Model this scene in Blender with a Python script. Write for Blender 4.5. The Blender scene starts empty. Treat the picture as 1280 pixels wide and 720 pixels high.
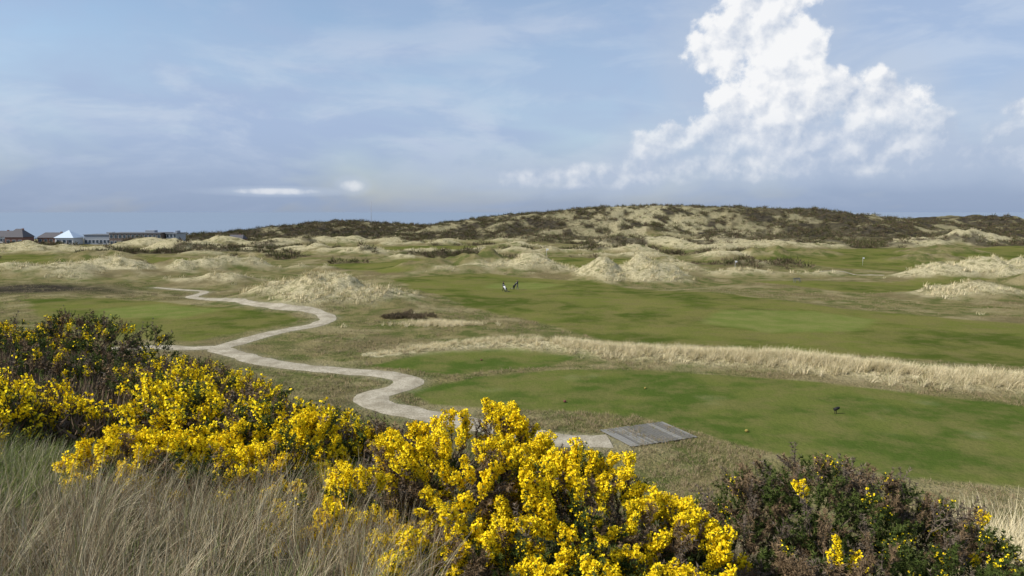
import bpy, bmesh, math, random
import numpy as np
from mathutils import Vector, Euler, Quaternion, Matrix
random.seed(7); rng=np.random.default_rng(7)
sc=bpy.context.scene
sc.view_settings.view_transform='Standard'; sc.view_settings.look='None'; sc.view_settings.exposure=0
def link(o,parent=None):
    sc.collection.objects.link(o)
    if parent: o.parent=parent
    return o
# ------------------------------------------------------------------ noise
TAB=rng.random((256,256))
def vn(x,y,s=0):
    x=np.asarray(x,float)+s*17.3; y=np.asarray(y,float)+s*9.7
    xi=np.floor(x).astype(int); yi=np.floor(y).astype(int); fx=x-xi; fy=y-yi
    fx=fx*fx*(3-2*fx); fy=fy*fy*(3-2*fy)
    a=TAB[xi%256,yi%256]; b=TAB[(xi+1)%256,yi%256]; c=TAB[xi%256,(yi+1)%256]; d=TAB[(xi+1)%256,(yi+1)%256]
    return (a*(1-fx)+b*fx)*(1-fy)+(c*(1-fx)+d*fx)*fy
def fbm(x,y,o=4,s=0):
    r=0;a=.5;t=0
    for i in range(o):
        r=r+a*vn(x*2**i,y*2**i,s+i); t+=a; a*=.5
    return r/t
def S(a,b,x):
    t=np.clip((x-a)/(b-a),0,1); return t*t*(3-2*t)
def smax(a,b,k):
    h=np.clip(.5+.5*(a-b)/k,0,1); return b*(1-h)+a*h+k*h*(1-h)
def seg_dist(x,y,P,closed=False):
    d=np.full(np.shape(x),1e9); n=len(P)
    for i in range(n if closed else n-1):
        ax,ay=P[i]; bx,by=P[(i+1)%n]; vx,vy=bx-ax,by-ay
        t=np.clip(((x-ax)*vx+(y-ay)*vy)/(vx*vx+vy*vy),0,1)
        d=np.minimum(d,(x-ax-t*vx)**2+(y-ay-t*vy)**2)
    return np.sqrt(d)
def inside(x,y,P):
    r=np.zeros(np.shape(x),bool); n=len(P)
    for i in range(n):
        ax,ay=P[i]; bx,by=P[(i+1)%n]
        if ay==by: continue
        r^=((ay>y)!=(by>y))&(x<(bx-ax)*(y-ay)/(by-ay)+ax)
    return r
def sdf(x,y,P):
    d=seg_dist(x,y,P,True); return np.where(inside(x,y,P),-d,d)
def catmull(P,step=.6):
    out=[]; P=[P[0]]+list(P)+[P[-1]]
    for i in range(1,len(P)-2):
        p0,p1,p2,p3=[np.array(p,float) for p in P[i-1:i+3]]
        n=max(2,int(np.linalg.norm(p2-p1)/step))
        for k in range(n):
            t=k/n; out.append(.5*((2*p1)+(-p0+p2)*t+(2*p0-5*p1+4*p2-p3)*t*t+(-p0+3*p1-3*p2+p3)*t**3))
    out.append(np.array(P[-1],float)); return np.array(out)
# ------------------------------------------------------------------ map of the course (metres)
PATH=[(-68,140.5),(-62,138),(-56.3,134.7),(-53.6,123),(-47.9,116),(-41.3,111),(-33.8,104.5),(-27.9,102),(-24.3,96.8),(-24.5,91),(-27.7,85.5),(-29.5,79),(-30.2,75.5),(-27.6,72.3),(-21.4,67),(-15.6,64.6),(-11.1,62.9),(-8.5,60.5),(-9,57.9),(-10.6,55.5),(-9.9,52.9),(-6.7,50.4),(-3.6,48.4),(0,46.2),(3.2,44.3),(6,44.2)]
PATH2=[(-30.2,76),(-33.5,75.2),(-38,76),(-46,73)]
TEE_A=[(-8.1,57),(-2.7,62),(4.3,65),(11.7,64.6),(24.5,60.5),(37.6,52),(45,46),(38,36),(26,36.6),(21.8,37.8),(16.3,40.6),(13,44.5),(9,49.5),(5,51),(-1.1,51.7),(-5.9,53)]
TEE_B=[(-12.8,66.6),(-8.3,73),(0,75),(6.1,70.5),(3.6,66.5),(-5.4,63)]
F1=[(-25.9,149),(-3.5,160),(15.8,146),(35.5,126),(48,107),(64,93),(85,84),(70,59),(45.7,66),(35.4,71),(21.4,76),(10.6,80),(4.9,90),(-2.2,101),(-13,121)]
GREENS=[[(24,92),(30,102),(42,103),(47,95),(40,87),(30,86)],[(-60,104),(-52,110),(-42,104),(-44,96),(-55,96)],[(-6,140),(4,146),(10,140),(4,132),(-4,133)]]
F2=[(-77,116),(-66,120),(-45.8,108),(-30,100),(-27,93.5),(-30.5,87),(-35,80),(-44,80),(-60,94)]
F3=[(-128,185),(-164,236),(-108,228),(-71,213),(-82,173)]
F4=[(-52,200),(0,228),(61,217),(11.6,178),(-28,162)]
F5=[(67,260),(209,302),(150,173),(82,186)]
F6=[(48,153),(103,149),(140,128),(91,118),(60,132)]
F7=[(-60,260),(-10,270),(-20,300),(-80,290)]
STRIP=[(-13.5,72.5),(-8,75.8),(-1.7,77.3),(4.9,75.5),(9.4,72),(15.9,69.5),(25.8,65.5),(33.8,60.4),(39.7,57),(48,50),(58,40)]
MOUNDS=[(19.5,156,5,7,4.6),(28.5,157,8,8,4.7),(33,155,5,5,2.4),(-29.6,117,7,9,3.9),(-22,113,7,6,2.2),(-37,118,6,6,2.4),(-7,178,10,9,4.2),(4,174,7,7,3.4),(-19,172,8,6,2.6),
 (-95,172,12,10,4),(-110,165,9,8,2.6),(-80,178,10,8,3),(78,125,9,6,3.0),(90,128,9,7,3.6),(105,160,11,8,4.6),(92,157,9,6,2.9),(80,232,12,6,3.4),(95,236,10,6,2.8),(66,228,8,5,2.2),
 (195,322,16,10,5),(175,318,12,9,3),(-100,260,14,8,2.6),(-75,262,10,6,2.4),(-48,240,10,6,2.6),(-120,215,13,8,3),(30,265,12,6,2),(-60,150,9,5,1.7),(-14,101,5,3,.8),(120,210,12,6,3),(140,240,14,7,3),(60,300,12,6,2.2),(5,290,12,6,2.0),(-130,300,14,9,2.4),(40,205,9,5,1.8),(-30,215,8,4,1.6)]
RIDX=[-230,-199,-166,-127,-102,-78,-54,-39,-10,29,58,78,102,127,151,185,214,243,273,292,302,310,345]
RIDZ=[-1,0.5,1.8,6.2,7.8,5.6,4.6,6.8,10.4,14.2,16.4,17.2,17.0,16.4,15.6,14.8,11.6,8.4,10.0,11.8,9,1,-2.5]
def terrain(x,y,masks=True):
    x=np.asarray(x,float); y=np.asarray(y,float)
    wx=x+3*(fbm(x/9,y/9,3,5)-.5)*np.clip(y/80,0,2); wy=y+3*(fbm(x/9,y/9,3,8)-.5)*np.clip(y/80,0,2)
    fd=np.full(x.shape,1e9)
    for P in (F1,F2,F3,F4,F5,F6,F7): fd=np.minimum(fd,sdf(wx,wy,P))
    td=np.minimum(sdf(x+.3*(vn(x/2,y/2)-.5),y,TEE_A),sdf(x,y,TEE_B))
    pd=np.minimum(seg_dist(x,y,PATH),seg_dist(x,y,PATH2))
    fair=1-S(-.6,.9,fd); tee=1-S(-.25,.35,td)
    flat=np.maximum(1-S(0,10,fd),1-S(0,5,td)); flat=np.maximum(flat,1-S(2,6,pd))
    z=(fbm(x/45,y/45,3,1)-.5)*2.6*S(70,150,y)
    z=z+(fbm(x/7,y/7,3,2)-.5)*.7*(1-flat)*S(30,60,y)
    w=S(130,185,y)*(1-S(370,430,y))
    rn=fbm(x/24,y/14,3,4); dl=np.clip(rn-.53,0,1)*11*w*(1-flat)
    z=z+dl
    mm=np.zeros(x.shape)
    lump=.65+.9*fbm(x/4,y/4,3,11)
    for mx,my,sx,sy,h in MOUNDS:
        g=np.exp(-(((x-mx)/sx)**2+((y-my)/sy)**2)); mm=np.maximum(mm,g*h)
    mm=mm*(1+(lump-1.1)*1.1)
    z=z+mm
    sd=seg_dist(x,y,STRIP); st=np.exp(-(sd/2.0)**2); z=z+st*.75*S(-13,6,x)
    prof=np.interp(x*1.0,RIDX,RIDZ)
    hill=prof*S(335,450,y+30*(fbm(x/40,y/40,3,21)-.5))*(1-S(490,650,y))
    hill=hill+((fbm(x/16,y/16,4,22)-.5)*5.0+(fbm(x/5,y/5,3,24)-.5)*2.8)*S(350,390,y)*(1-S(490,530,y))*np.clip(prof/6,0,1)*(1-.35*S(430,450,y))
    z=z*(1-S(330,400,y))+hill
    yc=np.interp(x,[-1500,-235,-190,-150,300,330,1500],[360,365,390,700,700,470,450])
    z=z-7*S(0,70,y-yc)
    xx=np.clip(x,-34,45); yy=np.clip(y,-8,200)
    yb=np.interp(xx,[-80,-40,-25,-14,-8,-3,1,4,8,15,40],[34,32,30,25,20,12.5,8.5,7.5,7,5,3])
    out=(y-yb); sp=np.where(out>20,out,np.log1p(np.exp(np.clip(out/1.5,-30,30)))*1.5)
    dune=12.2-.2*yy-.13*np.where(xx<-12,-12+(xx+12)*.4,xx)-.40*sp+(fbm(x/5,y/5,4,31)-.5)*.7*S(2,9,np.hypot(x,y))
    dune=np.where(y<-250,12-(-y-250)*.03,dune)
    dune=np.maximum(dune,-9)
    dm=S(-.6,.8,dune-z)
    z=smax(dune,np.where(y<-5,-9,z),1.6)
    r=np.hypot(x,y); z=np.where(r>1500,np.minimum(z,-9),z)
    if not masks: return z
    pale=S(.30,1.5,mm+(fbm(x/4,y/4,3,41)-.5)*1.6)
    pale=np.maximum(pale,S(.2,1.3,dl+(fbm(x/6,y/6,3,42)-.5)*1.4)*.9*S(125,150,y))
    pale=pale*(1-fair)*(1-np.clip(S(.5,3,-fd+2)*(mm<1),0,1))
    pale=np.maximum(pale,st*1.3*S(-14,-8,x)); pale=np.where(sd<1.5,np.maximum(pale,.85),pale)
    pale=np.clip(pale,0,1)*(1-dm)
    hp=S(335,375,y)*np.exp(-((x-76)/66)**2)*S(.455,.565,fbm(x/6,y/11,4,51)+.05*S(20,60,x)-.01)*.85
    hp=np.maximum(hp,S(340,370,y)*S(.57,.65,fbm(x/11,y/18,4,55))*.65)
    heath=S(340,370,y+40*(fbm(x/30,y/20,3,52)-.5))*np.clip(prof/2.5,0,1)
    heath=np.maximum(heath,S(.56,.64,fbm(x/22,y/12,4,53))*S(170,230,y)*.8*(1-fair))
    heath=np.maximum(heath,np.exp(-(((x+88)/18)**2+((y-131)/7)**2))*1.4)
    heath=np.clip(heath,0,1)*(1-dm)
    pale=np.where(y>335,np.maximum(pale*(1-heath),hp),pale)
    fair=fair*(1-dm)*(1-S(.5,1.5,mm)); tee=tee*(1-dm)
    gd=np.full(x.shape,1e9)
    for P in GREENS: gd=np.minimum(gd,sdf(wx,wy,P))
    return z,dict(fair=fair,tee=tee,pale=pale,heath=heath*(1-hp*(y>335)),dune=dm,pathd=pd,green=1-S(-.8,1.2,gd))
def tz(x,y): return float(terrain(np.array([x]),np.array([y]),False)[0])
# ------------------------------------------------------------------ material helpers
class NT:
    def __init__(s,nt): s.nt=nt
    def n(s,t,**k):
        nd=s.nt.nodes.new(t)
        for a,b in k.items(): setattr(nd,a,b)
        return nd
    def set(s,inp,v):
        if isinstance(v,bpy.types.NodeSocket): s.nt.links.new(v,inp)
        elif v is not None: inp.default_value=v
    def m(s,op,a,b=None,c=None,clamp=False):
        nd=s.n('ShaderNodeMath',operation=op); nd.use_clamp=clamp
        s.set(nd.inputs[0],a); s.set(nd.inputs[1],b); s.set(nd.inputs[2],c); return nd.outputs[0]
    def vm(s,op,a,b=None):
        nd=s.n('ShaderNodeVectorMath',operation=op); s.set(nd.inputs[0],a); s.set(nd.inputs[1],b); return nd.outputs[0]
    def mix(s,f,a,b,mode='MIX'):
        nd=s.n('ShaderNodeMix',data_type='RGBA',blend_type=mode)
        s.set(nd.inputs[0],f)
        for i,v in ((6,a),(7,b)): s.set(nd.inputs[i],(*v,1) if isinstance(v,tuple) and len(v)==3 else v)
        return nd.outputs[2]
    def noise(s,vec,scale,detail=4,rough=.55,dist=0):
        nd=s.n('ShaderNodeTexNoise'); s.set(nd.inputs['Vector'],vec)
        nd.inputs['Scale'].default_value=scale; nd.inputs['Detail'].default_value=detail; nd.inputs['Roughness'].default_value=rough; nd.inputs['Distortion'].default_value=dist
        return nd.outputs[0]
    def ss(s,a,b,x):
        nd=s.n('ShaderNodeMapRange',interpolation_type='SMOOTHSTEP'); s.set(nd.inputs[0],x); nd.inputs[1].default_value=a; nd.inputs[2].default_value=b
        return nd.outputs[0]
def newmat(name):
    m=bpy.data.materials.new(name); m.use_nodes=True; t=NT(m.node_tree)
    b=m.node_tree.nodes['Principled BSDF']; b.inputs['Roughness'].default_value=.85
    b.inputs['Specular IOR Level'].default_value=.2
    return m,t,b
def simple(name,col,var=.25,scale=6,rough=.8,metal=0,spec=.2):
    m,t,b=newmat(name); tc=t.n('ShaderNodeTexCoord').outputs['Object']
    f=t.noise(tc,scale,5); c=t.mix(f,tuple(v*(1-var) for v in col),tuple(min(1,v*(1+var)) for v in col))
    t.set(b.inputs['Base Color'],c); b.inputs['Roughness'].default_value=rough; b.inputs['Metallic'].default_value=metal; b.inputs['Specular IOR Level'].default_value=spec
    return m
def diffuse_only(m,t,col,normal=None):
    m.node_tree.nodes.remove(m.node_tree.nodes['Principled BSDF'])
    d=t.n('ShaderNodeBsdfDiffuse'); t.set(d.inputs[0],col)
    if normal: t.set(d.inputs['Normal'],normal)
    m.node_tree.links.new(d.outputs[0],m.node_tree.nodes['Material Output'].inputs[0])
def leafmat(name,c1,c2,patch=1.2):
    m=bpy.data.materials.new(name); m.use_nodes=True; t=NT(m.node_tree)
    tc=t.n('ShaderNodeTexCoord').outputs['Object']; oi=t.ss(.3,.7,t.noise(tc,patch,1))
    g=t.n('ShaderNodeNewGeometry').outputs['Random Per Island']
    f=t.m('MULTIPLY_ADD',oi,.45,t.m('MULTIPLY',g,.55))
    diffuse_only(m,t,t.mix(f,c1,c2))
    return m
# ------------------------------------------------------------------ ground sheet
def build_ground():
    ang=np.concatenate([np.arange(-46,46,.11),np.arange(46,314,1.6)]); ang=np.radians(ang); na=len(ang)
    r=[.5]
    while r[-1]<9000:
        q=r[-1]; r.append(q*(1+(.025 if q<25 else .0085 if q<520 else .05)))
    r=np.array(r); nr=len(r)
    A,R=np.meshgrid(ang,r); X=R*np.sin(A); Y=R*np.cos(A)
    z,mk=terrain(X.ravel(),Y.ravel())
    co=np.stack([X.ravel(),Y.ravel(),z],1)
    c0=np.array([[0,0,tz(0,0)]]); co=np.vstack([co,c0])
    i=np.arange(nr-1)[:,None]*na; j=np.arange(na)[None,:]; j2=(j+1)%na
    q=np.stack([i+j,i+j2,i+na+j2,i+na+j],-1).reshape(-1,4)[:, ::-1]
    tri=np.stack([np.full(na,nr*na),(np.arange(na)+1)%na,np.arange(na)],1)
    me=bpy.data.meshes.new('ground'); me.vertices.add(len(co)); me.vertices.foreach_set('co',co.ravel())
    loops=np.concatenate([q.ravel(),tri.ravel()]); me.loops.add(len(loops)); me.loops.foreach_set('vertex_index',loops)
    ls=np.concatenate([np.arange(len(q))*4,len(q)*4+np.arange(len(tri))*3]); me.polygons.add(len(ls)); me.polygons.foreach_set('loop_start',ls)
    me.update(calc_edges=True); me.validate()
    for k in ('fair','tee','pale','heath','dune','pathd','green'):
        a=me.attributes.new(k,'FLOAT','POINT'); a.data.foreach_set('value',np.append(mk[k],1.0 if k=='dune' else 0.0).astype(np.float32))
    me.shade_smooth()
    o=link(bpy.data.objects.new('ground',me))
    m,t,b=newmat('ground_mat'); tc=t.n('ShaderNodeTexCoord').outputs['Object']
    at=lambda k:t.n('ShaderNodeAttribute',attribute_name=k).outputs['Fac']
    n1=t.noise(tc,.05,4,.6); n2=t.noise(tc,.35,4,.65); n3=t.noise(tc,3.2,3,.7); n5=t.noise(tc,.13,4,.6)
    rough=t.mix(t.ss(.38,.62,n2),(.098,.110,.034),(.205,.175,.078))
    rough=t.mix(t.m('MULTIPLY',t.ss(.48,.62,n1),.75),rough,(.170,.135,.070))
    rough=t.mix(t.m('MULTIPLY',t.ss(.50,.64,n5),.75),rough,(.28,.235,.125))
    rough=t.mix(t.m('MULTIPLY',t.ss(.50,.75,n3),.5),rough,(.05,.055,.020))
    fw=t.mix(t.ss(.42,.58,n1),(.060,.080,.015),(.122,.130,.032))
    fw=t.mix(t.m('MULTIPLY',t.ss(.44,.60,n5),.75),fw,(.152,.140,.045))
    fw=t.mix(t.m('MULTIPLY',t.ss(.45,.65,n2),.55),fw,(.140,.122,.048))
    fw=t.mix(t.m('MULTIPLY',t.ss(.4,.7,n3),.3),fw,(.044,.058,.013))
    c=t.mix(at('fair'),rough,fw)
    c=t.mix(t.m('MULTIPLY',at('green'),.75),c,t.mix(t.ss(.35,.65,n2),(.120,.150,.036),(.160,.170,.052)))
    te=t.mix(t.ss(.42,.58,n5),(.060,.090,.017),(.108,.122,.030)); te=t.mix(t.m('MULTIPLY',t.ss(.42,.62,n2),.55),te,(.146,.130,.048)); te=t.mix(t.m('MULTIPLY',t.ss(.4,.8,n3),.4),te,(.048,.064,.015))
    c=t.mix(at('tee'),c,te)
    pl=t.mix(t.ss(.3,.7,n3),(.31,.28,.15),(.60,.52,.33)); pl=t.mix(t.m('MULTIPLY',t.ss(.50,.67,n2),.8),pl,(.12,.115,.05))
    c=t.mix(t.m('MULTIPLY',at('pale'),t.ss(.25,.5,n2)),c,pl)
    ht=t.mix(t.ss(.35,.65,n2),(.034,.030,.023),(.080,.068,.047)); ht=t.mix(t.m('MULTIPLY',t.ss(.55,.67,n5),.8),ht,(.21,.185,.10)); ht=t.mix(t.ss(.5,.8,n3),ht,(.026,.027,.015))
    c=t.mix(at('heath'),c,ht)
    dn=t.mix(t.ss(.35,.65,n3),(.07,.063,.030),(.16,.14,.07)); dn=t.mix(t.ss(.4,.6,n5),dn,(.085,.095,.034))
    c=t.mix(at('dune'),c,dn)
    pf=t.m('MULTIPLY',t.m('SUBTRACT',1.0,t.ss(.8,2.6,at('pathd'))),t.ss(.35,.6,n3)); c=t.mix(t.m('MULTIPLY',pf,.8),c,(.24,.22,.14))
    bp=t.n('ShaderNodeBump')
    keep=t.m('SUBTRACT',1.0,t.m('MULTIPLY',t.m('MAXIMUM',at('fair'),at('tee')),.65))
    t.set(bp.inputs['Height'],t.m('MULTIPLY',n3,.75)); t.set(bp.inputs['Strength'],keep); bp.inputs['Distance'].default_value=.5
    diffuse_only(m,t,c,bp.outputs[0])
    me.materials.append(m)
build_ground()
# ------------------------------------------------------------------ sea
def build_sea():
    me=bpy.data.meshes.new('sea'); bm=bmesh.new(); bmesh.ops.create_circle(bm,cap_ends=True,segments=128,radius=60000); bm.to_mesh(me); bm.free()
    o=link(bpy.data.objects.new('sea',me)); o.location.z=-2.2
    m,t,b=newmat('sea_water'); tc=t.n('ShaderNodeTexCoord').outputs['Object']
    f=t.noise(tc,.004,4); t.set(b.inputs['Base Color'],t.mix(f,(.17,.22,.28),(.20,.25,.32)))  # distance haze put into the water colour by lightening it
    b.inputs['Roughness'].default_value=.45; b.inputs['Specular IOR Level'].default_value=.5
    me.materials.append(m)
build_sea()
# ------------------------------------------------------------------ paths
def ribbon(name,P,w,mat,taper=None):
    C=catmull(P,.5); T=np.gradient(C,axis=0); T/=np.linalg.norm(T,axis=1)[:,None]; N=np.stack([T[:,1],-T[:,0]],1)
    n=len(C); k=9; s=np.linspace(-1,1,k); V=[]
    s0=np.arange(n)*.5; wv=w*np.ones(n) if taper is None else w*np.interp(C[:,1],taper[0],taper[1])
    wl=wv/2*(1+.6*(fbm(s0/1.5,s0*0+3,3,1)-.5)); wr=wv/2*(1+.6*(fbm(s0/1.5,s0*0+9,3,4)-.5))
    for q in s:
        ww=np.where(q<0,wl,wr)[:,None]*q; p=C+N*ww
        zz=terrain(p[:,0],p[:,1],False)+.05*(1-q**4)+.012
        V.append(np.column_stack([p,zz]))
    V=np.stack(V,1).reshape(-1,3)
    F=[(i*k+j,i*k+j+1,(i+1)*k+j+1,(i+1)*k+j) for i in range(n-1) for j in range(k-1)]
    me=bpy.data.meshes.new(name); me.from_pydata(V.tolist(),[],F); me.shade_smooth(); me.materials.append(mat)
    return link(bpy.data.objects.new(name,me))
gm,t,b=newmat('gravel'); tc=t.n('ShaderNodeTexCoord').outputs['Object']
a=t.noise(tc,.6,5,.65); c=t.noise(tc,7,5,.8)
col=t.mix(t.ss(.35,.65,a),(.29,.255,.185),(.45,.405,.31)); col=t.mix(t.ss(.45,.68,c),col,(.19,.165,.115))
bp=t.n('ShaderNodeBump'); t.set(bp.inputs['Height'],c); bp.inputs['Distance'].default_value=.06
diffuse_only(gm,t,col,bp.outputs[0])
ribbon('gravel_path',PATH,2.3,gm,([44,60,100,125,140],[1.15,1.05,.95,.85,.6])); ribbon('gravel_path',PATH2,2.0,gm)
ribbon('sandy_track',[(60,176),(68,171),(76,172),(84,166)],1.6,gm)
# ------------------------------------------------------------------ generic mesh helpers
def box(name,c,s,mat,parent=None,rot=0,bevel=0):
    bm=bmesh.new(); bmesh.ops.create_cube(bm,size=1); bmesh.ops.scale(bm,vec=s,verts=bm.verts)
    if bevel: bmesh.ops.bevel(bm,geom=bm.edges[:],offset=bevel,segments=2,affect='EDGES')
    me=bpy.data.meshes.new(name); bm.to_mesh(me); bm.free(); me.materials.append(mat)
    o=link(bpy.data.objects.new(name,me),parent); o.location=c; o.rotation_euler.z=rot; return o
def raw(name,V,F,mat,parent=None,smooth=False):
    me=bpy.data.meshes.new(name); me.from_pydata(V,[],F); me.materials.append(mat)
    if smooth: me.shade_smooth()
    return link(bpy.data.objects.new(name,me),parent)
def tube(bm,p,q,r0,r1,n=8,mi=0):
    p=Vector(p);q=Vector(q); d=(q-p).normalized(); M=d.to_track_quat('Z','Y')
    a=[bm.verts.new(p+M@Vector((r0*math.cos(2*math.pi*i/n),r0*math.sin(2*math.pi*i/n),0))) for i in range(n)]
    c=[bm.verts.new(q+M@Vector((r1*math.cos(2*math.pi*i/n),r1*math.sin(2*math.pi*i/n),0))) for i in range(n)]
    for i in range(n):
        f=bm.faces.new((a[i],a[(i+1)%n],c[(i+1)%n],c[i])); f.material_index=mi; f.smooth=True
    f=bm.faces.new(a[::-1]); f.material_index=mi; f=bm.faces.new(c); f.material_index=mi
def empty(name,loc,rz=0):
    e=bpy.data.objects.new(name,None); link(e); e.location=loc; e.rotation_euler.z=rz; e.empty_display_size=.3; return e
# ------------------------------------------------------------------ buildings
M_wall_w=simple('white_render',(.62,.62,.60),.08,2); M_wall_br=simple('brown_cladding',(.15,.115,.095),.3,1.5); M_wall_g=simple('grey_render',(.30,.33,.37),.15,2)
M_roof_d=simple('dark_roof_tiles',(.10,.095,.10),.25,3); M_roof_b=simple('pale_metal_roof',(.50,.58,.66),.1,2,.5); M_glass=simple('window_glass',(.05,.07,.09),.3,1,.15,0,.5); M_brick=simple('red_brick',(.24,.13,.10),.25,3); M_frame=simple('white_frame',(.7,.7,.7),.05)
def windows(par,w,d,z0,h,n,ww,wh,floors):
    for f in range(floors):
        for i in range(n):
            x=-w/2+w*(i+.5)/n; z=z0+f*h
            box('window_frame',(x,-d/2-.03,z),(ww+.2,.06,wh+.2),M_frame,par); box('window',(x,-d/2-.07,z),(ww,.05,wh),M_glass,par)
def gable(par,w,d,z,h,mat,ov=.5,hip=0):
    W=w/2+ov; D=d/2+ov; r=W-hip
    V=[(-W,-D,z),(W,-D,z),(W,D,z),(-W,D,z),(-r,0,z+h),(r,0,z+h)]
    raw('roof',V,[(0,1,5,4),(2,3,4,5),(1,2,5),(3,0,4),(3,2,1,0)],mat,par)
BS=.85
def house(name,x,y,w,d,h,rh,wall,roof,hip=0,n=4,fl=1,rz=0,chim=True):
    z=tz(x,y)-.2; e=empty(name,(x,y,z),rz); e.scale=(BS,BS,BS); h=h+.5
    box('walls',(0,0,h/2-.6),(w,d,h+1.2),wall,e); gable(e,w,d,h,rh,roof,.5,hip)
    windows(e,w,d,2.0,2.8,n,w/n*.5,1.3,fl); box('door',(w/2-w/n/2-w/n*.42,-d/2-.05,1.5),(.9,.08,2.1),M_roof_d,e)
    if chim: box('chimney',(w*.2,.2,h+rh*.85),(.8,.8,1.6),M_brick,e)
    return e
def block(name,x,y,w,d,h,wall,n,fl,rz=0):
    z=tz(x,y)-.3; e=empty(name,(x,y,z),rz); e.scale=(1,1,BS)
    box('walls',(0,0,h/2-.4),(w,d,h+.8),wall,e); box('roof',(0,0,h+.12),(w+.6,d+.6,.24),M_roof_d,e)
    box('parapet_trim',(0,-d/2-.32,h+.13),(w+.6,.04,.3),M_wall_g,e)
    windows(e,w,d,2.1,3.1,n,w/n*.62,1.5,fl)
    box('rooftop_plant_room',(w*.2,0,h+.8),(w*.18,3,1.1),M_wall_g,e); return e
block('apartment_block',-160,320,22,11,6.8,M_wall_br,12,2)
block('glass_annex',-146,322,4.5,9,6.4,M_wall_g,3,2)
block('hotel_wing',-179,326,13,10,5.4,M_wall_g,8,1)
house('white_house',-190,318,9,9,3.2,3.8,M_wall_w,M_roof_b,hip=4.9,n=3,chim=False)
house('brick_house',-203,330,14,9,3,2.6,M_brick,M_roof_d,hip=2,n=5)
house('gabled_house',-214,322,9,9,3.6,4.2,M_brick,M_roof_d,hip=3.5,n=3)
house('brick_house',-226,330,10,9,3.2,3,M_wall_w,M_roof_d,hip=1,n=4)
house('farm_house',-240,325,12,9,3,3,M_brick,M_roof_d,hip=1,n=4)
house('dune_cottage',-128,345,8,7,2.0,2.2,M_brick,M_roof_d,hip=1,n=3)
bm=bmesh.new(); zt=tz(-89,470); 
for i in range(3):
    a=2.1*i; tube(bm,(.35*math.cos(a),.35*math.sin(a),0),(.12*math.cos(a),.12*math.sin(a),14),.04,.03,5)
for k in range(14): 
    for i in range(3):
        r0=.35-.23*k/14; a=2.1*i; a2=2.1*(i+1); tube(bm,(r0*math.cos(a),r0*math.sin(a),k),(r0*math.cos(a2),r0*math.sin(a2),k+1),.02,.02,4)
me=bpy.data.meshes.new('radio_mast'); bm.to_mesh(me); bm.free(); me.materials.append(simple('galvanised',(.5,.5,.52),.1)); o=link(bpy.data.objects.new('radio_mast',me)); o.location=(-89,470,zt-.3)
# ------------------------------------------------------------------ instancing
def scatter(name,P,R,Sc,K,templates,realize=False):
    P=np.asarray(P,float); n=len(P); c=P.mean(0); c[2]=P[:,2].min()
    me=bpy.data.meshes.new(name); me.vertices.add(n); me.vertices.foreach_set('co',(P-c).astype(np.float32).ravel())
    me.attributes.new('rot','FLOAT_VECTOR','POINT').data.foreach_set('vector',np.asarray(R,np.float32).ravel())
    me.attributes.new('scl','FLOAT','POINT').data.foreach_set('value',np.asarray(Sc,np.float32))
    me.attributes.new('kind','INT','POINT').data.foreach_set('value',np.asarray(K,np.int32))
    o=link(bpy.data.objects.new(name,me)); o.location=c
    g=bpy.data.node_groups.new(name+'_growth','GeometryNodeTree')
    g.interface.new_socket('Geometry',in_out='INPUT',socket_type='NodeSocketGeometry'); g.interface.new_socket('Geometry',in_out='OUTPUT',socket_type='NodeSocketGeometry')
    gi=g.nodes.new('NodeGroupInput'); go=g.nodes.new('NodeGroupOutput'); L=g.links.new
    def na(nm,dt):
        q=g.nodes.new('GeometryNodeInputNamedAttribute'); q.data_type=dt; q.inputs['Name'].default_value=nm
        return [s for s in q.outputs if s.enabled and s.name=='Attribute'][0]
    rot=na('rot','FLOAT_VECTOR'); er=g.nodes.new('FunctionNodeEulerToRotation'); L(rot,er.inputs[0]); scl=na('scl','FLOAT'); kd=na('kind','INT')
    jn=g.nodes.new('GeometryNodeJoinGeometry')
    for k,tm in enumerate(templates):
        if not (np.asarray(K)==k).any(): continue
        cp=g.nodes.new('FunctionNodeCompare'); cp.data_type='INT'; cp.operation='EQUAL'
        ins=[s for s in cp.inputs if s.enabled]; L(kd,ins[0]); ins[1].default_value=k
        oi=g.nodes.new('GeometryNodeObjectInfo'); oi.inputs['Object'].default_value=tm; oi.inputs['As Instance'].default_value=True
        ip=g.nodes.new('GeometryNodeInstanceOnPoints'); L(gi.outputs[0],ip.inputs['Points']); L(cp.outputs[0],ip.inputs['Selection']); L(oi.outputs['Geometry'],ip.inputs['Instance'])
        L(er.outputs[0],ip.inputs['Rotation']); L(scl,ip.inputs['Scale']); L(ip.outputs[0],jn.inputs[0])
    if realize:
        rz=g.nodes.new('GeometryNodeRealizeInstances'); L(jn.outputs[0],rz.inputs[0]); L(rz.outputs[0],go.inputs[0])
    else: L(jn.outputs[0],go.inputs[0])
    md=o.modifiers.new('growth','NODES'); md.node_group=g; return o
def tmpl(name,V,F,MI,mats):
    me=bpy.data.meshes.new(name); me.from_pydata(V,[],F)
    for m in mats: me.materials.append(m)
    me.polygons.foreach_set('material_index',MI); me.update(); return bpy.data.objects.new(name,me)
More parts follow.
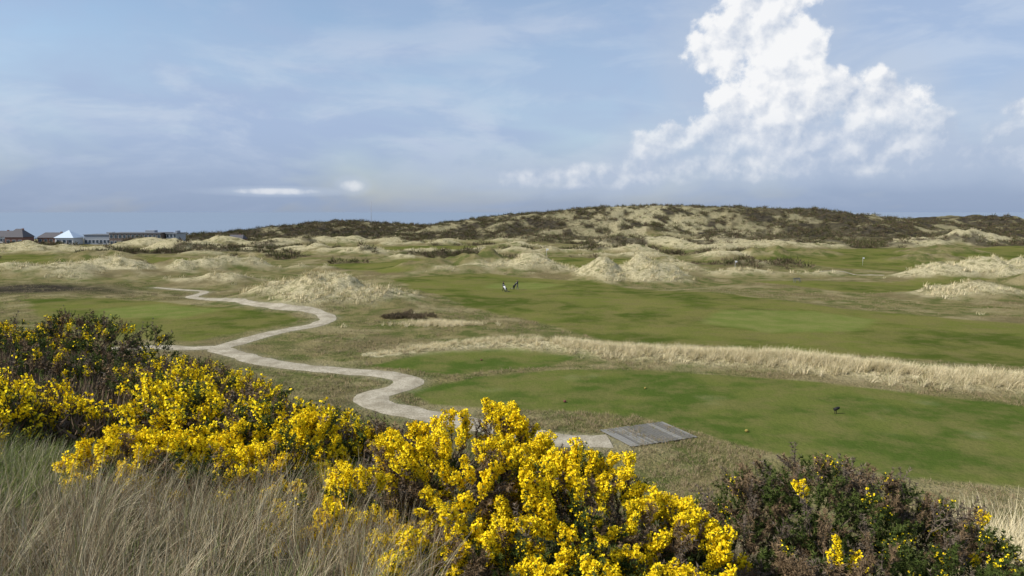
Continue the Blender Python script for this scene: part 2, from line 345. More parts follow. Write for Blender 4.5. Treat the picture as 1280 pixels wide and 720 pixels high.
def tuft(name,n,h,spread,width,lean,mats,probs,seg=3,hv=.35,wind=.25):
    V=[];F=[];MI=[]
    for i in range(n):
        a=random.uniform(0,2*math.pi); r=spread*math.sqrt(random.random()); x0,y0=r*math.cos(a),r*math.sin(a)
        da=a+random.gauss(0,.7); L=h*random.uniform(1-hv,1); ln=abs(random.gauss(lean,lean*.5))
        dx,dy=math.cos(da)*ln+wind,math.sin(da)*ln-wind*.25
        wa=random.uniform(0,math.pi); wx,wy=math.cos(wa)*width/2,math.sin(wa)*width/2
        b0=len(V)
        for s in range(seg+1):
            t=s/seg; k=t**1.8; px=x0+dx*k*L; py=y0+dy*k*L; pz=L*(t-.35*min(1.3,(dx*dx+dy*dy))*t*t)-.03
            ww=(1-t*.85)
            V.append((px-wx*ww,py-wy*ww,pz)); V.append((px+wx*ww,py+wy*ww,pz))
        mi=random.choices(range(len(mats)),probs)[0]
        for s in range(seg): 
            F.append((b0+2*s,b0+2*s+1,b0+2*s+3,b0+2*s+2)); MI.append(mi)
    return tmpl(name,V,F,MI,mats)
straw=leafmat('straw_blade',(.56,.47,.27),(.82,.72,.48)); sgreen=leafmat('grass_green',(.11,.16,.038),(.24,.27,.085)); sbrown=leafmat('dead_blade',(.20,.145,.09),(.40,.30,.185))
nstraw=leafmat('dry_blade',(.38,.32,.20),(.68,.60,.41)); ngrey=leafmat('grey_blade',(.27,.24,.155),(.48,.42,.29))
greyg=leafmat('grey_grass',(.37,.33,.20),(.62,.55,.36)); mgreen=leafmat('marram_green',(.20,.215,.08),(.34,.33,.16))
rg1=leafmat('rough_green',(.10,.125,.040),(.19,.18,.07)); rg2=leafmat('rough_tan',(.24,.205,.11),(.40,.34,.19))
near_t=[tuft('dune_grass_tuft',50,.62,.11,.0050,.35,[nstraw,sgreen,ngrey,sbrown],[.30,.12,.30,.28],4,wind=.18),tuft('dune_grass_tuft',50,.5,.12,.0050,.5,[nstraw,sgreen,ngrey,sbrown],[.28,.26,.28,.18],4,wind=.2),
        tuft('green_tuft',55,.42,.12,.006,.4,[sgreen,ngrey,nstraw],[.70,.2,.10],3)]
mar_t=[tuft('marram_tuft',36,1.05,.28,.024,.45,[straw,greyg,mgreen],[.68,.25,.07],3),tuft('marram_tuft',36,.9,.3,.024,.6,[straw,greyg,mgreen],[.52,.33,.15],3)]
far_t=[tuft('marram_clump',20,.9,.55,.07,.5,[straw,greyg,mgreen],[.56,.34,.10],2),tuft('marram_clump',20,.7,.6,.07,.6,[straw,greyg,mgreen],[.36,.40,.24],2)]
rough_t=[tuft('rough_tuft',18,.22,.24,.026,.7,[rg1,rg2,sbrown],[.50,.30,.20],2),tuft('rough_tuft',18,.30,.26,.026,.7,[rg2,sbrown,rg1],[.4,.25,.35],2)]
def zrot(n,tilt=.12): return np.column_stack([rng.normal(0,tilt,n),rng.normal(0,tilt,n),rng.normal(0,.9,n)])
def polar(n,a0,a1,r0,r1):
    a=np.radians(rng.uniform(a0,a1,n)); r=np.exp(rng.uniform(math.log(r0),math.log(r1),n)); return r*np.sin(a),r*np.cos(a)
gg=leafmat('gorse_green',(.040,.062,.016),(.105,.130,.034),3); gy=leafmat('gorse_flower',(.82,.58,.010),(.95,.76,.030),3); gb=leafmat('gorse_brown',(.11,.075,.042),(.27,.19,.11),3); gw=leafmat('gorse_wood',(.10,.08,.06),(.20,.16,.12),3)
def sprig(name,L,nsp,nfl,side,mats,spine_mi=0,fl_mi=1,frac=.35,big=1.0):
    V=[];F=[];MI=[]
    def tri(p,q,w,mi):
        d=(q-p); s=d.cross(Vector((random.gauss(0,1),random.gauss(0,1),random.gauss(0,1)))).normalized()*w
        b=len(V); V.extend([p-s,p+s,q]); F.append((b,b+1,b+2)); MI.append(mi)
    shoots=[(Vector((0,0,-.12)),Vector((random.uniform(-.02,.02),random.uniform(-.02,.02),L)))]
    for i in range(side):
        t=random.uniform(.1,.6); a=random.uniform(0,6.28); b0=Vector((0,0,L*t)); l=L*random.uniform(.35,.6)
        shoots.append((b0,b0+Vector((math.cos(a)*l*.6,math.sin(a)*l*.6,l*.75))))
    for p,q in shoots:
        tri(p,q,.004*big,3)
        ln=(q-p).length; d=(q-p)/ln
        for i in range(int(nsp*ln/L)):
            t=random.uniform(.15,1); c=p+(q-p)*t; a=Vector((random.gauss(0,1),random.gauss(0,1),random.gauss(0,1))); a=(a-a.dot(d)*d).normalized()
            tri(c,c+a*random.uniform(.018,.034)*(.7+.3*big)+d*random.uniform(.005,.025),.0042*big,spine_mi)
        for i in range(int(nfl*ln/L)):
            t=frac+(1-frac)*random.random()**.8; c=p+(q-p)*t; a=Vector((random.gauss(0,1),random.gauss(0,1),random.gauss(0,1))); a=(a-a.dot(d)*d).normalized()
            c=c+a*random.uniform(.008,.024); ax=(a+d*.7).normalized(); s=random.uniform(.009,.0135)*big
            u=ax.cross(d+Vector((.01,.3,.1))).normalized(); v=ax.cross(u)
            for (e,f) in (((u,v),(-u,-v)) if big<1.2 else ((u-v*.4,v+u*.4),)):
                b=len(V); V.extend([c,c+e*s+ax*s*.9,c+(e+f)*s*.8+ax*s*1.1,c+f*s+ax*s*.7]); F.append((b,b+1,b+2,b+3)); MI.append(fl_mi)
    return tmpl(name,V,F,MI,mats)
mats=[gg,gy,gb,gw]
sp_t=[sprig('gorse_flower_sprig',.24,36,80,4,mats),sprig('gorse_flower_sprig',.20,34,66,5,mats,frac=.2),sprig('gorse_sprig',.24,80,6,5,mats),sprig('gorse_green_sprig',.22,90,0,5,mats),sprig('gorse_dead_sprig',.26,85,0,6,mats,2,1),sprig('gorse_dead_sprig',.30,50,0,5,mats,3,1)]
sp_far=[sprig('gorse_flower_sprig',.24,14,28,3,mats,big=1.5),sprig('gorse_flower_sprig',.20,14,26,4,mats,frac=.2,big=1.5),sprig('gorse_sprig',.24,30,3,4,mats,big=1.7),sprig('gorse_green_sprig',.22,34,0,4,mats,big=1.7),sprig('gorse_dead_sprig',.26,32,0,5,mats,2,1,big=1.7),sprig('gorse_dead_sprig',.30,24,0,4,mats,3,1,big=1.7)]
def bush(name,lobes,n,w,upb=.45,scl=1.0,seed=0,T=None):
    r_=np.random.default_rng(seed+100); P=[];R=[];Q=[];K=[]
    L=[tuple(l) for l in lobes]; tot=sum(l[3]**2 for l in L)
    for (cx,cy,cz,r) in L:
        m=int(n*r*r/tot)
        for i in range(m):
            v=r_.normal(size=3); v/=np.linalg.norm(v)
            if v[2]<-.3 or (v[1]>.8): continue
            inner=r_.random()<.20
            rr=r*(r_.uniform(.55,.8) if inner else r_.uniform(.82,1.12)); 
            rr*=1+.36*(vn(v[0]*2.4+cx*3+5,v[2]*2.4+v[1]*1.7+cy*3,seed)-.5)*2
            p=np.array([cx,cy,cz])+v*rr*np.array([1,1,.95])
            if any(((p-np.array(l[:3]))**2).sum()<(l[3]*.7)**2 for l in L if l[:3]!=(cx,cy,cz)): continue
            d=v+np.array([0,0,upb])+r_.normal(size=3)*.28; e=(Quaternion(Vector(d).to_track_quat('Z','Y'))@Quaternion((0,0,1),r_.uniform(0,6.28))).to_euler()
            patch=float(fbm(p[0]*2.6+seed,(p[1]+p[2]*1.3)*2.6,2,seed%7))
            if inner: k=r_.choice([3,4,5],p=[.4,.35,.25])
            else:
                amp=2.2 if w[0]>.3 else .4*min(1,w[0]*15)
                wy=float(np.clip(w[0]+(patch-.5)*amp+ (.12 if v[2]>.3 else -.12)*min(1,w[0]*3),0,1)) if w[0]>0 else 0
                if r_.random()<wy: k=r_.choice([0,1])
                else:
                    bpat=float(fbm(p[0]*1.8+seed*3,(p[1]+p[2])*1.8,2,seed%5+2)); br=np.clip(w[2]/(w[1]+w[2])+(bpat-.5)*2.2,0.03,.97)
                    if r_.random()<br: k=r_.choice([4,5],p=[.7,.3])
                    else: k=r_.choice([2,3],p=[.5,.5] if w[0]>.3 else [.15*(w[0]>0),1-.15*(w[0]>0)])
            P.append(p);R.append(e[:]);Q.append(scl*r_.uniform(.7,1.25));K.append(k)
    return scatter(name,P,R,Q,K,T or sp_t,True)
bush('gorse_bush',[(-.45,6.2,11.52,.55),(.15,6.3,11.46,.5),(.42,5.8,11.38,.5),(-1.1,5.9,11.2,.5),(-1.66,5.75,11.02,.44),(.88,6,11.20,.48),(1.3,5.8,10.94,.44),(-.7,5.3,10.95,.6),(.05,5.2,10.88,.58),(.85,5.2,10.78,.52),(-1.4,5.1,10.75,.5),(1.45,5.3,10.6,.38)],3100,(.76,.65,.35),seed=1)
bush('gorse_bush',[(1.95,6.3,10.82,.42),(2.3,6.6,11.02,.44),(2.85,6.5,11.16,.48),(3.45,6.4,11.02,.48),(3.95,6.3,10.76,.42),(2.2,5.7,10.6,.48),(2.8,5.7,10.72,.5),(3.4,5.6,10.66,.52)],1900,(.022,.62,.38),seed=2)
def rb(cx,cy,w,h,n,wt,seed,scl=1.15):
    r_=random.Random(seed); L=[]
    k=max(3,int(w/.55))
    for i in range(k):
        r=min(.62,h*.5)*r_.uniform(.7,1.05); x=cx+(i/(k-1)-.5)*(w-r); y=cy+r_.uniform(-.6,.6)
        L.append((x,y,tz(x,y)+(h-r-.32)*r_.uniform(.6,1),r))
        if h>1: L.append((x+r_.uniform(-.3,.3),y-.3,tz(x,y)+r*.5,r*.95))
    bush('gorse_bush',L,n,wt,scl=scl,seed=seed,T=sp_far if cy>8.5 else None)
Y_=(.58,.6,.4); Gn=(.07,.8,.3); Br=(.0,.35,.7); Ym=(.33,.6,.4); B2=(.05,.45,.6)
for i,(cx,cy,w,h,n,wt) in enumerate([(-3.4,9.2,2.6,1.05,1300,Y_),(-2.2,8.0,1.9,.85,800,Y_),(-2.9,7.0,1.7,.62,600,Ym),(-4.6,10.6,2.0,1.1,800,Ym),(-6.1,8.8,1.3,.9,500,Y_),(-5.9,13.2,2.4,1.15,800,Y_),(-8.2,13.8,1.6,1.0,450,B2),
  (-10,17.6,2.4,1.7,1000,Gn),(-12.6,18.6,2.4,1.35,700,Ym),(-8.6,20,2.4,1.1,500,Ym),(-7,18.6,2.2,1.15,550,Ym),(-5.2,16.5,2.2,.9,500,B2),(-3.9,14.2,2.0,.85,450,B2),(-2.4,12,2.0,.8,500,Br),(-1,9.8,2.0,.75,450,Br),(-8.0,15.6,2.0,1.1,500,Br),(-11.2,15.2,2.2,1.15,600,B2),(-2.7,10.4,1.6,.8,450,Ym),(-14.5,21,2.6,1.3,500,Gn),(1.0,8.9,1.8,.7,350,Br),(2.4,8.4,1.6,.75,380,Br),(-6.5,11.3,1.8,.8,450,Br),(-9.0,12.4,1.6,.8,380,Gn)]):
    rb(cx,cy,w,h,n,wt,20+i)
# heather
hg=leafmat('heather_olive',(.055,.060,.024),(.12,.12,.05)); hb=leafmat('heather_brown',(.095,.068,.046),(.20,.145,.10)); 
def shrublet(name,n,pr,wd=1):
    V=[];F=[];MI=[]
    for i in range(n):
        v=Vector((random.gauss(0,1),random.gauss(0,1),abs(random.gauss(0,1)))).normalized(); r=random.uniform(.12,.34); p=Vector((v.x*r*1.2,v.y*r*1.2,v.z*r)); q=p+(v+Vector((random.gauss(0,.4),random.gauss(0,.4),.6)))*random.uniform(.04,.09)*wd
        s=(q-p).cross(Vector((random.gauss(0,1),random.gauss(0,1),random.gauss(0,1)))).normalized()*random.uniform(.006,.012)*wd
        b=len(V); V.extend([p-s,p+s,q+s*.4]); F.append((b,b+1,b+2)); MI.append(random.choices([0,1],pr)[0])
    return tmpl(name,V,F,MI,[hg,hb])
hs=[shrublet('heather_plant',280,[.35,.65],1.35),shrublet('heather_plant',280,[.75,.25],1.35)]
x,y=polar(8000,-42,15,8.5,38); z,mk=terrain(x,y)
keep=(mk['dune']>.5)&(rng.random(len(x))<np.where(x>2,.35,.95)*S(9.5,12,np.hypot(x,y))); x,y,z=x[keep],y[keep],z[keep]
scatter('heather',np.column_stack([x,y,z-.05]),zrot(len(x)),rng.uniform(.7,1.6,len(x)),(fbm(x/4,y/4,2,3)>.52).astype(int),hs,True)
x=rng.uniform(-9,-.6,2300); y=rng.uniform(2.2,10.0,2300); z,mk=terrain(x,y); k=(np.hypot(x,y)>2.4)&(x>-.85*y-1)&(y<8.4-.25*np.clip(x+7,0,4)); x,y,z=x[k],y[k],z[k]
scatter('dune_grass',np.column_stack([x,y,z]),zrot(len(x)),rng.uniform(.6,1.1,len(x)),np.where(fbm(x/1.5,y/1.5,2,6)+.14*S(5.5,8,y)>.56,2,rng.integers(0,2,len(x))),near_t,True)
x,y=polar(3500,12,46,5,30); z,mk=terrain(x,y); k=mk['dune']>.3; x,y,z=x[k],y[k],z[k]
scatter('dune_grass',np.column_stack([x,y,z]),zrot(len(x)),rng.uniform(.45,.85,len(x)),np.where(fbm(x/2,y/2,2,6)>.42,2,rng.integers(0,2,len(x))),near_t,True)
pts=[(5.3,8.0),(5.6,8.2),(5.9,7.9),(6.2,8.3),(6.6,8.4),(5.5,7.6),(6.3,7.7),(7,8.6),(5.1,7.7),(5.8,8.6)]; 
pts=np.array([(a+random.gauss(0,.12),b+random.gauss(0,.12)) for a,b in pts for q in range(4)])
scatter('marram_grass',np.column_stack([pts,terrain(pts[:,0],pts[:,1],False)+.15]),zrot(len(pts)),rng.uniform(1.1,1.4,len(pts)),np.zeros(len(pts)),[tuft('marram_near',80,.95,.16,.008,.55,[straw,greyg],[.75,.25],5)],True)
C=catmull(STRIP,.25); n=5200; i=rng.integers(0,len(C),n); off=rng.normal(0,1.1,n); x=C[i,0]+rng.normal(0,.2,n)+off*.35; y=C[i,1]+off*.95; z,mk=terrain(x,y); k=(mk['tee']<.4)&(rng.random(n)<np.interp(x,[-14,0,20],[.25,.6,1])*S(.30,.48,fbm(x/2.5,y/2.5,2,61)+.06)); x,y,z=x[k],y[k],z[k]
scatter('marram_grass',np.column_stack([x,y,z]),zrot(len(x)),rng.uniform(.6,1.12,len(x))*np.interp(x,[-14,5,25],[.45,.75,1]),rng.integers(0,2,len(x)),mar_t,True)
x,y=polar(60000,-40,40,85,400); z,mk=terrain(x,y); k=(rng.random(len(x))<mk['pale']*.6)&(mk['pale']>.15)&(mk['pathd']>2)&(fbm(x/3,y/3,3,2)>.45); x,y,z=x[k],y[k],z[k]
scatter('marram_grass',np.column_stack([x,y,z]),zrot(len(x)),rng.uniform(.6,1.2,len(x)),rng.integers(0,2,len(x)),far_t,True)
x,y=polar(50000,-40,40,34,165); z,mk=terrain(x,y); k=(mk['fair']<.25)&(mk['tee']<.25)&(mk['pathd']>1.5)&(mk['dune']<.7)&(rng.random(len(x))<S(.38,.6,fbm(x/5,y/5,3,9))); x,y,z=x[k],y[k],z[k]
scatter('rough_grass',np.column_stack([x,y,z]),zrot(len(x)),rng.uniform(.6,1.2,len(x)),rng.integers(0,2,len(x)),rough_t,True)
x,y=polar(38000,-38,38,190,520); z,mk=terrain(x,y); k=rng.random(len(x))<mk['heath']*.6; x,y,z=x[k],y[k],z[k]
scatter('heather',np.column_stack([x,y,z]),zrot(len(x)),rng.uniform(1.5,4.4,len(x)),rng.integers(0,2,len(x)),[shrublet('heath_clump',50,[.3,.7],2.6),shrublet('heath_clump',50,[.7,.3],2.6)],True)
x=rng.normal(-14,1.5,70); y=rng.normal(97,.8,70); scatter('heather',np.column_stack([x,y,terrain(x,y,False)]),zrot(70),rng.uniform(1.0,1.6,70),np.zeros(70),hs,True)
x=rng.normal(-9,2.6,300); y=rng.normal(91,.8,300); scatter('marram_grass',np.column_stack([x,y,terrain(x,y,False)]),zrot(300),rng.uniform(.4,.7,300),np.zeros(300),mar_t,True)
# ------------------------------------------------------------------ timber tee mat
wood=simple('weathered_timber',(.20,.195,.175),.5,5); wood2=simple('dark_timber',(.13,.125,.11),.5,5)
def deck():
    cx,cy=8.6,45.6; e=empty('timber_deck',(cx,cy,tz(cx,cy)+.03),math.radians(24))
    for i in range(22):
        box('board_%d'%(i+1),((i-10.5)*.22,random.uniform(-.05,.05),.03+random.uniform(0,.02)),(.16,3.7,.04),random.choice([wood,wood2]),e,bevel=.005)
    for j in (-1.6,0,1.6): box('joist',(0,j,-.03),(4.8,.1,.08),wood2,e)
deck()
# ------------------------------------------------------------------ golfers
M_skin=simple('skin',(.45,.28,.2),.05); M_navy=simple('dark_jacket',(.015,.018,.025),.2); M_blk=simple('trousers',(.02,.02,.022),.2); M_grey=simple('grey_trousers',(.10,.10,.11),.2); M_wht=simple('white_cloth',(.7,.7,.7),.05); M_hair=simple('hair',(.06,.04,.03),.2); M_shoe=simple('shoe',(.3,.3,.3),.1); M_rub=simple('rubber',(.02,.02,.02),.1); M_metal=simple('club_steel',(.4,.4,.42),.05,4,.3,1)
M_eye=simple('eye',(.02,.02,.02),.1)
def skin_mesh(name,J,E,parent,root=0):
    me=bpy.data.meshes.new(name); keys=list(J); me.from_pydata([J[k][0] for k in keys],[(keys.index(a),keys.index(b)) for a,b in E],[])
    o=link(bpy.data.objects.new(name,me)); o.modifiers.new('skin','SKIN'); s=o.modifiers.new('sub','SUBSURF'); s.levels=2; s.render_levels=2
    for i,k in enumerate(keys):
        r=J[k][1]; me.skin_vertices[0].data[i].radius=r if isinstance(r,tuple) else (r,r)
        me.skin_vertices[0].data[i].use_root=(i==root)
    bpy.context.view_layer.update(); dg=bpy.context.evaluated_depsgraph_get(); m2=bpy.data.meshes.new_from_object(o.evaluated_get(dg)); bpy.data.objects.remove(o)
    m2.name=name; m2.shade_smooth(); return link(bpy.data.objects.new(name,m2),parent)
def golfer(x,y,rz,arms,stride,jacket,trous):
    e=empty('golfer',(x,y,tz(x,y)),rz)
    J=dict(pel=((0,0,.95),(.15,.12)),sp=((0,.01,1.12),(.14,.11)),ch=((0,.02,1.33),(.17,.12)),nk=((0,.02,1.49),.06),hd=((0,.05,1.60),.085),tp=((0,.05,1.69),.075)); E=[('pel','sp'),('sp','ch'),('ch','nk'),('nk','hd'),('hd','tp')]
    for s,sg in (('l',-1),('r',1)):
        st=stride*sg; el,wr=arms[s]
        J.update({s+'sh':((sg*.19,.02,1.42),.07),s+'el':(el,.05),s+'wr':(wr,.033)})
        d=(Vector(wr)-Vector(el)).normalized(); pm=Vector(wr)+d*.06; J[s+'pm']=(tuple(pm),(.035,.022))
        J.update({s+'hp':((sg*.09,0,.88),.095),s+'kn':((sg*.1,st*.5+.04,.50),.062),s+'an':((sg*.1,st,.09 if st>=0 else .12),.045),s+'to':((sg*.12,st+.17,.04),.04)})
        E+=[('ch',s+'sh'),(s+'sh',s+'el'),(s+'el',s+'wr'),(s+'wr',s+'pm'),('pel',s+'hp'),(s+'hp',s+'kn'),(s+'kn',s+'an'),(s+'an',s+'to')]
    b=skin_mesh('body',J,E,e)
    for m in (jacket,trous,M_skin,M_shoe,M_hair): b.data.materials.append(m)
    for p in b.data.polygons:
        c=p.center; mi=0
        if c.z<.96: mi=1
        if c.z<.085: mi=3
        if c.z>1.505: mi=2
        if c.z>1.67 or (c.z>1.57 and c.y<.02): mi=4
        for s in 'lr':
            if (c-Vector(J[s+'pm'][0])).length<.085: mi=2
        p.material_index=mi
    for s,sg in (('l',-1),('r',1)):
        el=Vector(J[s+'el'][0]); pm=Vector(J[s+'pm'][0]); d=(pm-el).normalized(); side=d.cross(Vector((0,0,1))).normalized(); 
        if side.length<.1: side=Vector((1,0,0))
        nrm=side.cross(d)
        H={'p':(tuple(pm-d*.02),.02)}; EE=[]
        for i in range(5):
            if i==4: a=pm-d*.02+side*.03*-sg; q=a+d*.035-side*.02*sg; r2=q+d*.025
            else:
                l=[.038,.044,.041,.032][i]; a=pm+d*.03+side*(i-1.5)*.018; q=a+d*l-nrm*.008; r2=q+d*l*.5-nrm*.03
            H['a%d'%i]=(tuple(a),.009);H['b%d'%i]=(tuple(q),.008);H['c%d'%i]=(tuple(r2),.007); EE+=[('p','a%d'%i),('a%d'%i,'b%d'%i),('b%d'%i,'c%d'%i)]
        h=skin_mesh('hand',H,EE,e); h.data.materials.append(M_skin)
    bm=bmesh.new(); tube(bm,(0,.12,1.625),(0,.158,1.60),.008,.015,6); me=bpy.data.meshes.new('nose'); bm.to_mesh(me); bm.free(); me.materials.append(M_skin); link(bpy.data.objects.new('nose',me),e)
    for sg in (-1,1):
        box('eye',(sg*.032,.128,1.635),(.02,.012,.01),M_eye,e,bevel=.003); box('ear',(sg*.085,.04,1.61),(.015,.03,.055),M_skin,e,bevel=.006)
    box('mouth',(0,.128,1.565),(.045,.01,.01),simple('lips',(.35,.14,.12),.05),e,bevel=.003)
    bm=bmesh.new(); bmesh.ops.create_uvsphere(bm,u_segments=16,v_segments=8,radius=.098); bmesh.ops.delete(bm,geom=[v for v in bm.verts if v.co.z<-.01],context='VERTS'); bmesh.ops.scale(bm,vec=(1,1.1,.75),verts=bm.verts); 
    me=bpy.data.meshes.new('cap'); bm.to_mesh(me); bm.free(); me.materials.append(M_navy); c=link(bpy.data.objects.new('cap',me),e); c.location=(0,.05,1.685)
    box('cap_peak',(0,.17,1.69),(.13,.1,.012),M_navy,e,bevel=.005)
golfer(-1.5,127,math.radians(-110),dict(l=((-.27,.02,1.15),(-.2,.28,1.06)),r=((.27,.05,1.15),(.18,.3,1.06))),.22,M_navy,M_blk)
golfer(1.0,131,math.radians(75),dict(l=((-.28,-.06,1.15),(-.26,.12,.95)),r=((.28,.08,1.16),(.22,.3,1.08))),.2,M_navy,M_grey)
def trolley(x,y,rz,bagm):
    e=empty('golf_trolley',(x,y,tz(x,y)),rz)
    bm=bmesh.new(); tube(bm,(0,0,.28),(0,-.38,1.02),.13,.15,14,0); tube(bm,(0,-.375,1.01),(0,-.40,1.07),.155,.155,14,1); tube(bm,(0,.10,.38),(0,.02,.72),.08,.09,8,1)
    for i in range(9):
        a=i*.7; px,py=.09*math.cos(a),-.38+.07*math.sin(a); l=random.uniform(.12,.28); tube(bm,(px,py,1.0),(px*1.2,py-l*.5,1.0+l),.007,.007,5,2); tube(bm,(px*1.2-.03,py-l*.5,1.0+l),(px*1.2+.05,py-l*.5-.01,1.03+l),.025,.015,6,2)
    me=bpy.data.meshes.new('golf_bag'); bm.to_mesh(me); bm.free(); [me.materials.append(m) for m in (bagm,M_rub,M_metal)]; link(bpy.data.objects.new('golf_bag',me),e)
    bm=bmesh.new(); tube(bm,(0,.18,.16),(0,-.75,1.12),.018,.018,8); tube(bm,(-.15,-.75,1.12),(.15,-.75,1.12),.02,.02,8); tube(bm,(-.33,0,.15),(.33,0,.15),.015,.015,8); tube(bm,(0,.1,.25),(0,.5,.12),.015,.015,8)
    me=bpy.data.meshes.new('frame'); bm.to_mesh(me); bm.free(); me.materials.append(M_metal); link(bpy.data.objects.new('frame',me),e)
    for p,r in (((-.33,0,.15),.15),((.33,0,.15),.15),((0,.5,.11),.11)):
        bm=bmesh.new(); 
        for i in range(20):
            a=2*math.pi*i/20;a2=2*math.pi*(i+1)/20; tube(bm,(0,(r-.02)*math.cos(a),(r-.02)*math.sin(a)),(0,(r-.02)*math.cos(a2),(r-.02)*math.sin(a2)),.022,.022,6)
        for i in range(5):
            a=2*math.pi*i/5; tube(bm,(0,0,0),(0,(r-.03)*math.cos(a),(r-.03)*math.sin(a)),.01,.01,5)
        me=bpy.data.meshes.new('wheel'); bm.to_mesh(me); bm.free(); me.materials.append(M_rub); o=link(bpy.data.objects.new('wheel',me),e); o.location=p
trolley(-1.0,126.4,math.radians(-110),M_wht); trolley(.3,131.2,math.radians(75),M_navy)
# ------------------------------------------------------------------ tee markers etc
def marker(x,y,mat,r=.09):
    bm=bmesh.new(); bmesh.ops.create_uvsphere(bm,u_segments=16,v_segments=10,radius=r); bmesh.ops.scale(bm,vec=(1,1,.8),verts=bm.verts)
    for v in bm.verts: v.co.z+=r*.75
    tube(bm,(0,0,-.15),(0,0,.02),.012,.012,6)
    me=bpy.data.meshes.new('tee_marker'); bm.to_mesh(me); bm.free(); me.materials.append(mat); me.shade_smooth(); o=link(bpy.data.objects.new('tee_marker',me)); o.location=(x,y,tz(x,y))
M_yel=simple('faded_yellow_paint',(.26,.20,.05),.1); M_red=simple('dark_red_paint',(.14,.05,.04),.1)
marker(15,46.1,M_yel,.12); marker(3.9,53.5,M_red,.12); marker(10.6,57.7,M_yel,.1); marker(36.5,51,M_red,.12); marker(-2.9,69,M_red,.1)
def ballwasher(x,y):
    bm=bmesh.new(); tube(bm,(0,0,-.1),(0,0,.35),.03,.03,8); tube(bm,(-.16,0,.30),(.16,.02,.42),.11,.10,10); tube(bm,(.16,.02,.42),(.24,.03,.46),.10,.04,10); tube(bm,(-.1,0,0),(-.1,0,.3),.02,.02,6)
    me=bpy.data.meshes.new('ball_washer'); bm.to_mesh(me); bm.free(); me.materials.append(M_rub); o=link(bpy.data.objects.new('ball_washer',me)); o.location=(x,y,tz(x,y))
ballwasher(22.6,50.4)
def flag(x,y,h=2.2,col=M_wht):
    bm=bmesh.new(); tube(bm,(0,0,-.1),(0,0,h),.025,.02,6); vs=[bm.verts.new(p) for p in ((.02,0,h),(.5,.06,h-.08),(.48,.02,h-.38),(.02,0,h-.42))]; bm.faces.new(vs)
    me=bpy.data.meshes.new('golf_flag'); bm.to_mesh(me); bm.free(); me.materials.append(col); o=link(bpy.data.objects.new('golf_flag',me)); o.location=(x,y,tz(x,y))
flag(8,172); flag(52,172); flag(95,200)
def bench(x,y,rz):
    e=empty('park_bench',(x,y,tz(x,y)),rz)
    for j in range(3): box('seat_slat',(0,-.15+j*.15,.45),(1.6,.12,.04),wood,e)
    for j in range(2): box('backrest_slat',(0,.26,.65+j*.17),(1.6,.04,.12),wood,e)
    for s in (-.65,.65): box('leg',(s,-.15,.215),(.07,.07,.43),wood,e); box('rear_leg',(s,.305,.43),(.07,.05,.86),wood,e)
bench(57,147,.3)
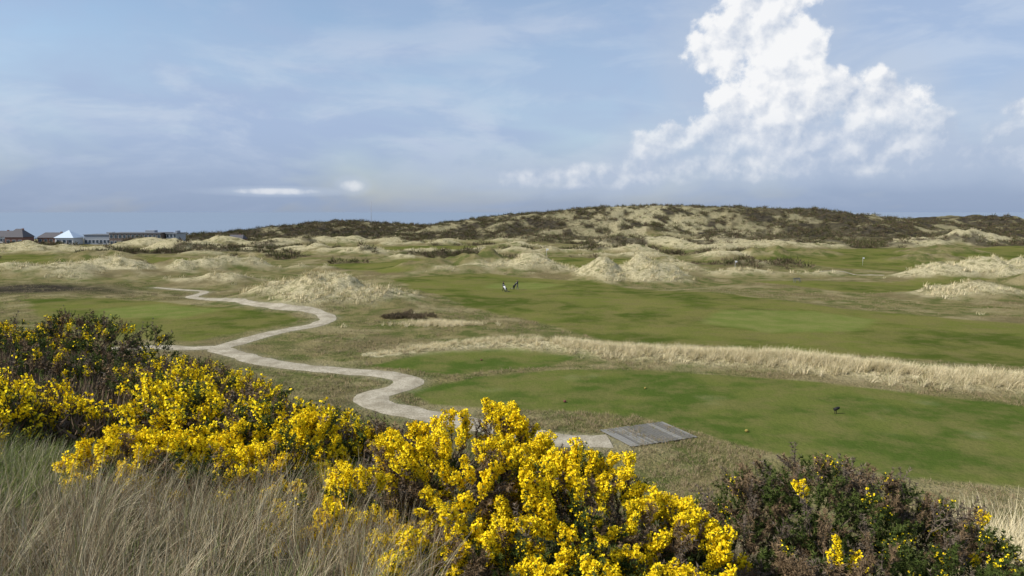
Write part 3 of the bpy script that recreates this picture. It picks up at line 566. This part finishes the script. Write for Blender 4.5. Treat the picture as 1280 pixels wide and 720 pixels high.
# ------------------------------------------------------------------ sky
def world():
    w=bpy.data.worlds.new('World'); sc.world=w; w.use_nodes=True; nt=w.node_tree; nt.nodes.clear(); t=NT(nt)
    tc=t.n('ShaderNodeTexCoord').outputs['Generated']; sp=t.n('ShaderNodeSeparateXYZ'); t.set(sp.inputs[0],tc)
    x,y,z=sp.outputs; az=t.m('ARCTAN2',x,y); el=t.m('ARCSINE',z)
    sky=t.n('ShaderNodeTexSky'); sky.sky_type='NISHITA'; sky.sun_disc=False; sky.sun_elevation=math.radians(SUN_EL); sky.sun_rotation=math.radians(SUN_AZ); sky.dust_density=1.0; sky.air_density=1.0
    b1=t.n('ShaderNodeBackground'); t.set(b1.inputs[0],sky.outputs[0]); b1.inputs[1].default_value=.15
    st=t.vm('MULTIPLY',tc,(1.6,1.6,5.0)); v1=t.noise(st,1.5,4,.6,.5); v2=t.noise(t.vm('ADD',st,(3.1,0,0)),3.2,5,.6,.3)
    base=t.m('SUBTRACT',1.0,t.m('MULTIPLY',t.ss(.05,.30,el),.74))
    vfac=t.m('MULTIPLY_ADD',t.m('SUBTRACT',v1,.5),2.4,base,clamp=True)
    vfac=t.m('MAXIMUM',vfac,t.m('MULTIPLY',t.ss(-.10,.30,az),.85))
    vcol=t.mix(t.ss(-.02,.12,el),(.280,.360,.520),(.385,.490,.695)); vcol=t.mix(t.m('MULTIPLY',t.ss(.44,.64,v2),t.m('MULTIPLY_ADD',t.ss(.02,.12,el),.6,.12)),vcol,(.56,.635,.77))
    bv=t.n('ShaderNodeBackground'); t.set(bv.inputs[0],vcol)
    m1=t.n('ShaderNodeMixShader'); t.set(m1.inputs[0],t.m('MULTIPLY',vfac,.95)); nt.links.new(b1.outputs[0],m1.inputs[1]); nt.links.new(bv.outputs[0],m1.inputs[2])
    lobes=[(.325,.265,.060,.05),(.28,.205,.055,.055),(.335,.20,.055,.062),(.33,.144,.080,.05),(.395,.128,.075,.045),(.452,.125,.048,.038),(.475,.090,.068,.030),(.385,.090,.11,.034),(.290,.101,.055,.033),(.195,.086,.042,.026),(.585,.075,.065,.026),(.62,.11,.04,.028),(-.2104,.0345,.014,.008),(-.30,.0262,.055,.004),(.12,.046,.13,.016),(.28,.058,.13,.018),(.46,.060,.14,.018)]
    F=None
    for a,e,rx,ry in lobes:
        u=t.m('DIVIDE',t.m('SUBTRACT',az,a),rx); v=t.m('DIVIDE',t.m('SUBTRACT',el,e),ry)
        q=t.m('SUBTRACT',1.0,t.m('ADD',t.m('MULTIPLY',u,u),t.m('MULTIPLY',v,v)))
        F=q if F is None else t.m('SMOOTH_MAX',F,q,.25)
    F=t.m('MAXIMUM',F,-4.0)
    def bil(vec):
        vo=t.n('ShaderNodeTexVoronoi',feature='SMOOTH_F1'); t.set(vo.inputs['Vector'],vec); vo.inputs['Scale'].default_value=24; vo.inputs['Detail'].default_value=2; vo.inputs['Roughness'].default_value=.5; vo.inputs['Smoothness'].default_value=.7
        return vo.outputs['Distance']
    wn=t.n('ShaderNodeTexNoise'); t.set(wn.inputs['Vector'],tc); wn.inputs['Scale'].default_value=26; wn.inputs['Detail'].default_value=4
    wv=t.vm('ADD',tc,t.vm('MULTIPLY',t.vm('SUBTRACT',wn.outputs['Color'],(.5,.5,.5)),(.04,.04,.04)))
    nA=bil(wv); nB=bil(t.vm('ADD',wv,(-.008,-.002,.010))); nl=t.noise(tc,16,7,.62); nl2=t.noise(t.vm('ADD',tc,(-.012,0,.014)),16,5,.6)
    dens=t.m('ADD',t.m('ADD',F,.5),t.m('ADD',t.m('MULTIPLY',t.m('SUBTRACT',nl,.5),3.5),t.m('MULTIPLY',t.m('SUBTRACT',.45,nA),.9)))
    low=t.ss(.06,.15,el)
    fac=t.mix(low,t.ss(-.3,1.4,dens),t.ss(0,.6,dens))
    halo=t.m('MULTIPLY',t.ss(-3.6,1.0,dens),.50)
    sh=t.m('ADD',t.m('MULTIPLY',t.m('SUBTRACT',nB,nA),1.1),t.m('MULTIPLY',t.m('SUBTRACT',nl,nl2),2.8))  # cloud self-shadow painted in
    sh=t.m('ADD',sh,t.m('MULTIPLY_ADD',low,.48,.32)); sh=t.m('ADD',sh,t.m('MULTIPLY',t.m('SUBTRACT',.40,az),.9),clamp=True)
    cc=t.mix(sh,(.47,.55,.69),(.94,.945,.955))
    bh=t.n('ShaderNodeBackground'); bh.inputs[0].default_value=(.50,.58,.71,1)
    m2=t.n('ShaderNodeMixShader'); t.set(m2.inputs[0],halo); nt.links.new(m1.outputs[0],m2.inputs[1]); nt.links.new(bh.outputs[0],m2.inputs[2])
    bc=t.n('ShaderNodeBackground'); t.set(bc.inputs[0],cc)
    m3=t.n('ShaderNodeMixShader'); t.set(m3.inputs[0],t.m('MULTIPLY',fac,t.m('MULTIPLY_ADD',t.ss(.06,.14,el),.42,.55))); nt.links.new(m2.outputs[0],m3.inputs[1]); nt.links.new(bc.outputs[0],m3.inputs[2])
    out=t.n('ShaderNodeOutputWorld'); nt.links.new(m3.outputs[0],out.inputs[0])
    w.cycles.sampling_method='NONE'
SUN_EL=42; SUN_AZ=-108
world()
sd=bpy.data.lights.new('sun','SUN'); sd.energy=5.0; sd.angle=math.radians(.5); sd.color=(1,.95,.86); so=link(bpy.data.objects.new('sun',sd))
dv=Vector((math.sin(math.radians(SUN_AZ))*math.cos(math.radians(SUN_EL)),math.cos(math.radians(SUN_AZ))*math.cos(math.radians(SUN_EL)),math.sin(math.radians(SUN_EL))))
so.rotation_euler=dv.to_track_quat('Z','Y').to_euler(); so.location=(0,0,60)
cd=bpy.data.cameras.new('camera'); cd.lens=26; cd.sensor_width=36; cd.clip_start=.1; cd.clip_end=80000
co=link(bpy.data.objects.new('camera',cd)); co.location=(0,0,14); co.rotation_euler=(math.radians(90-5.87),0,0); sc.camera=co
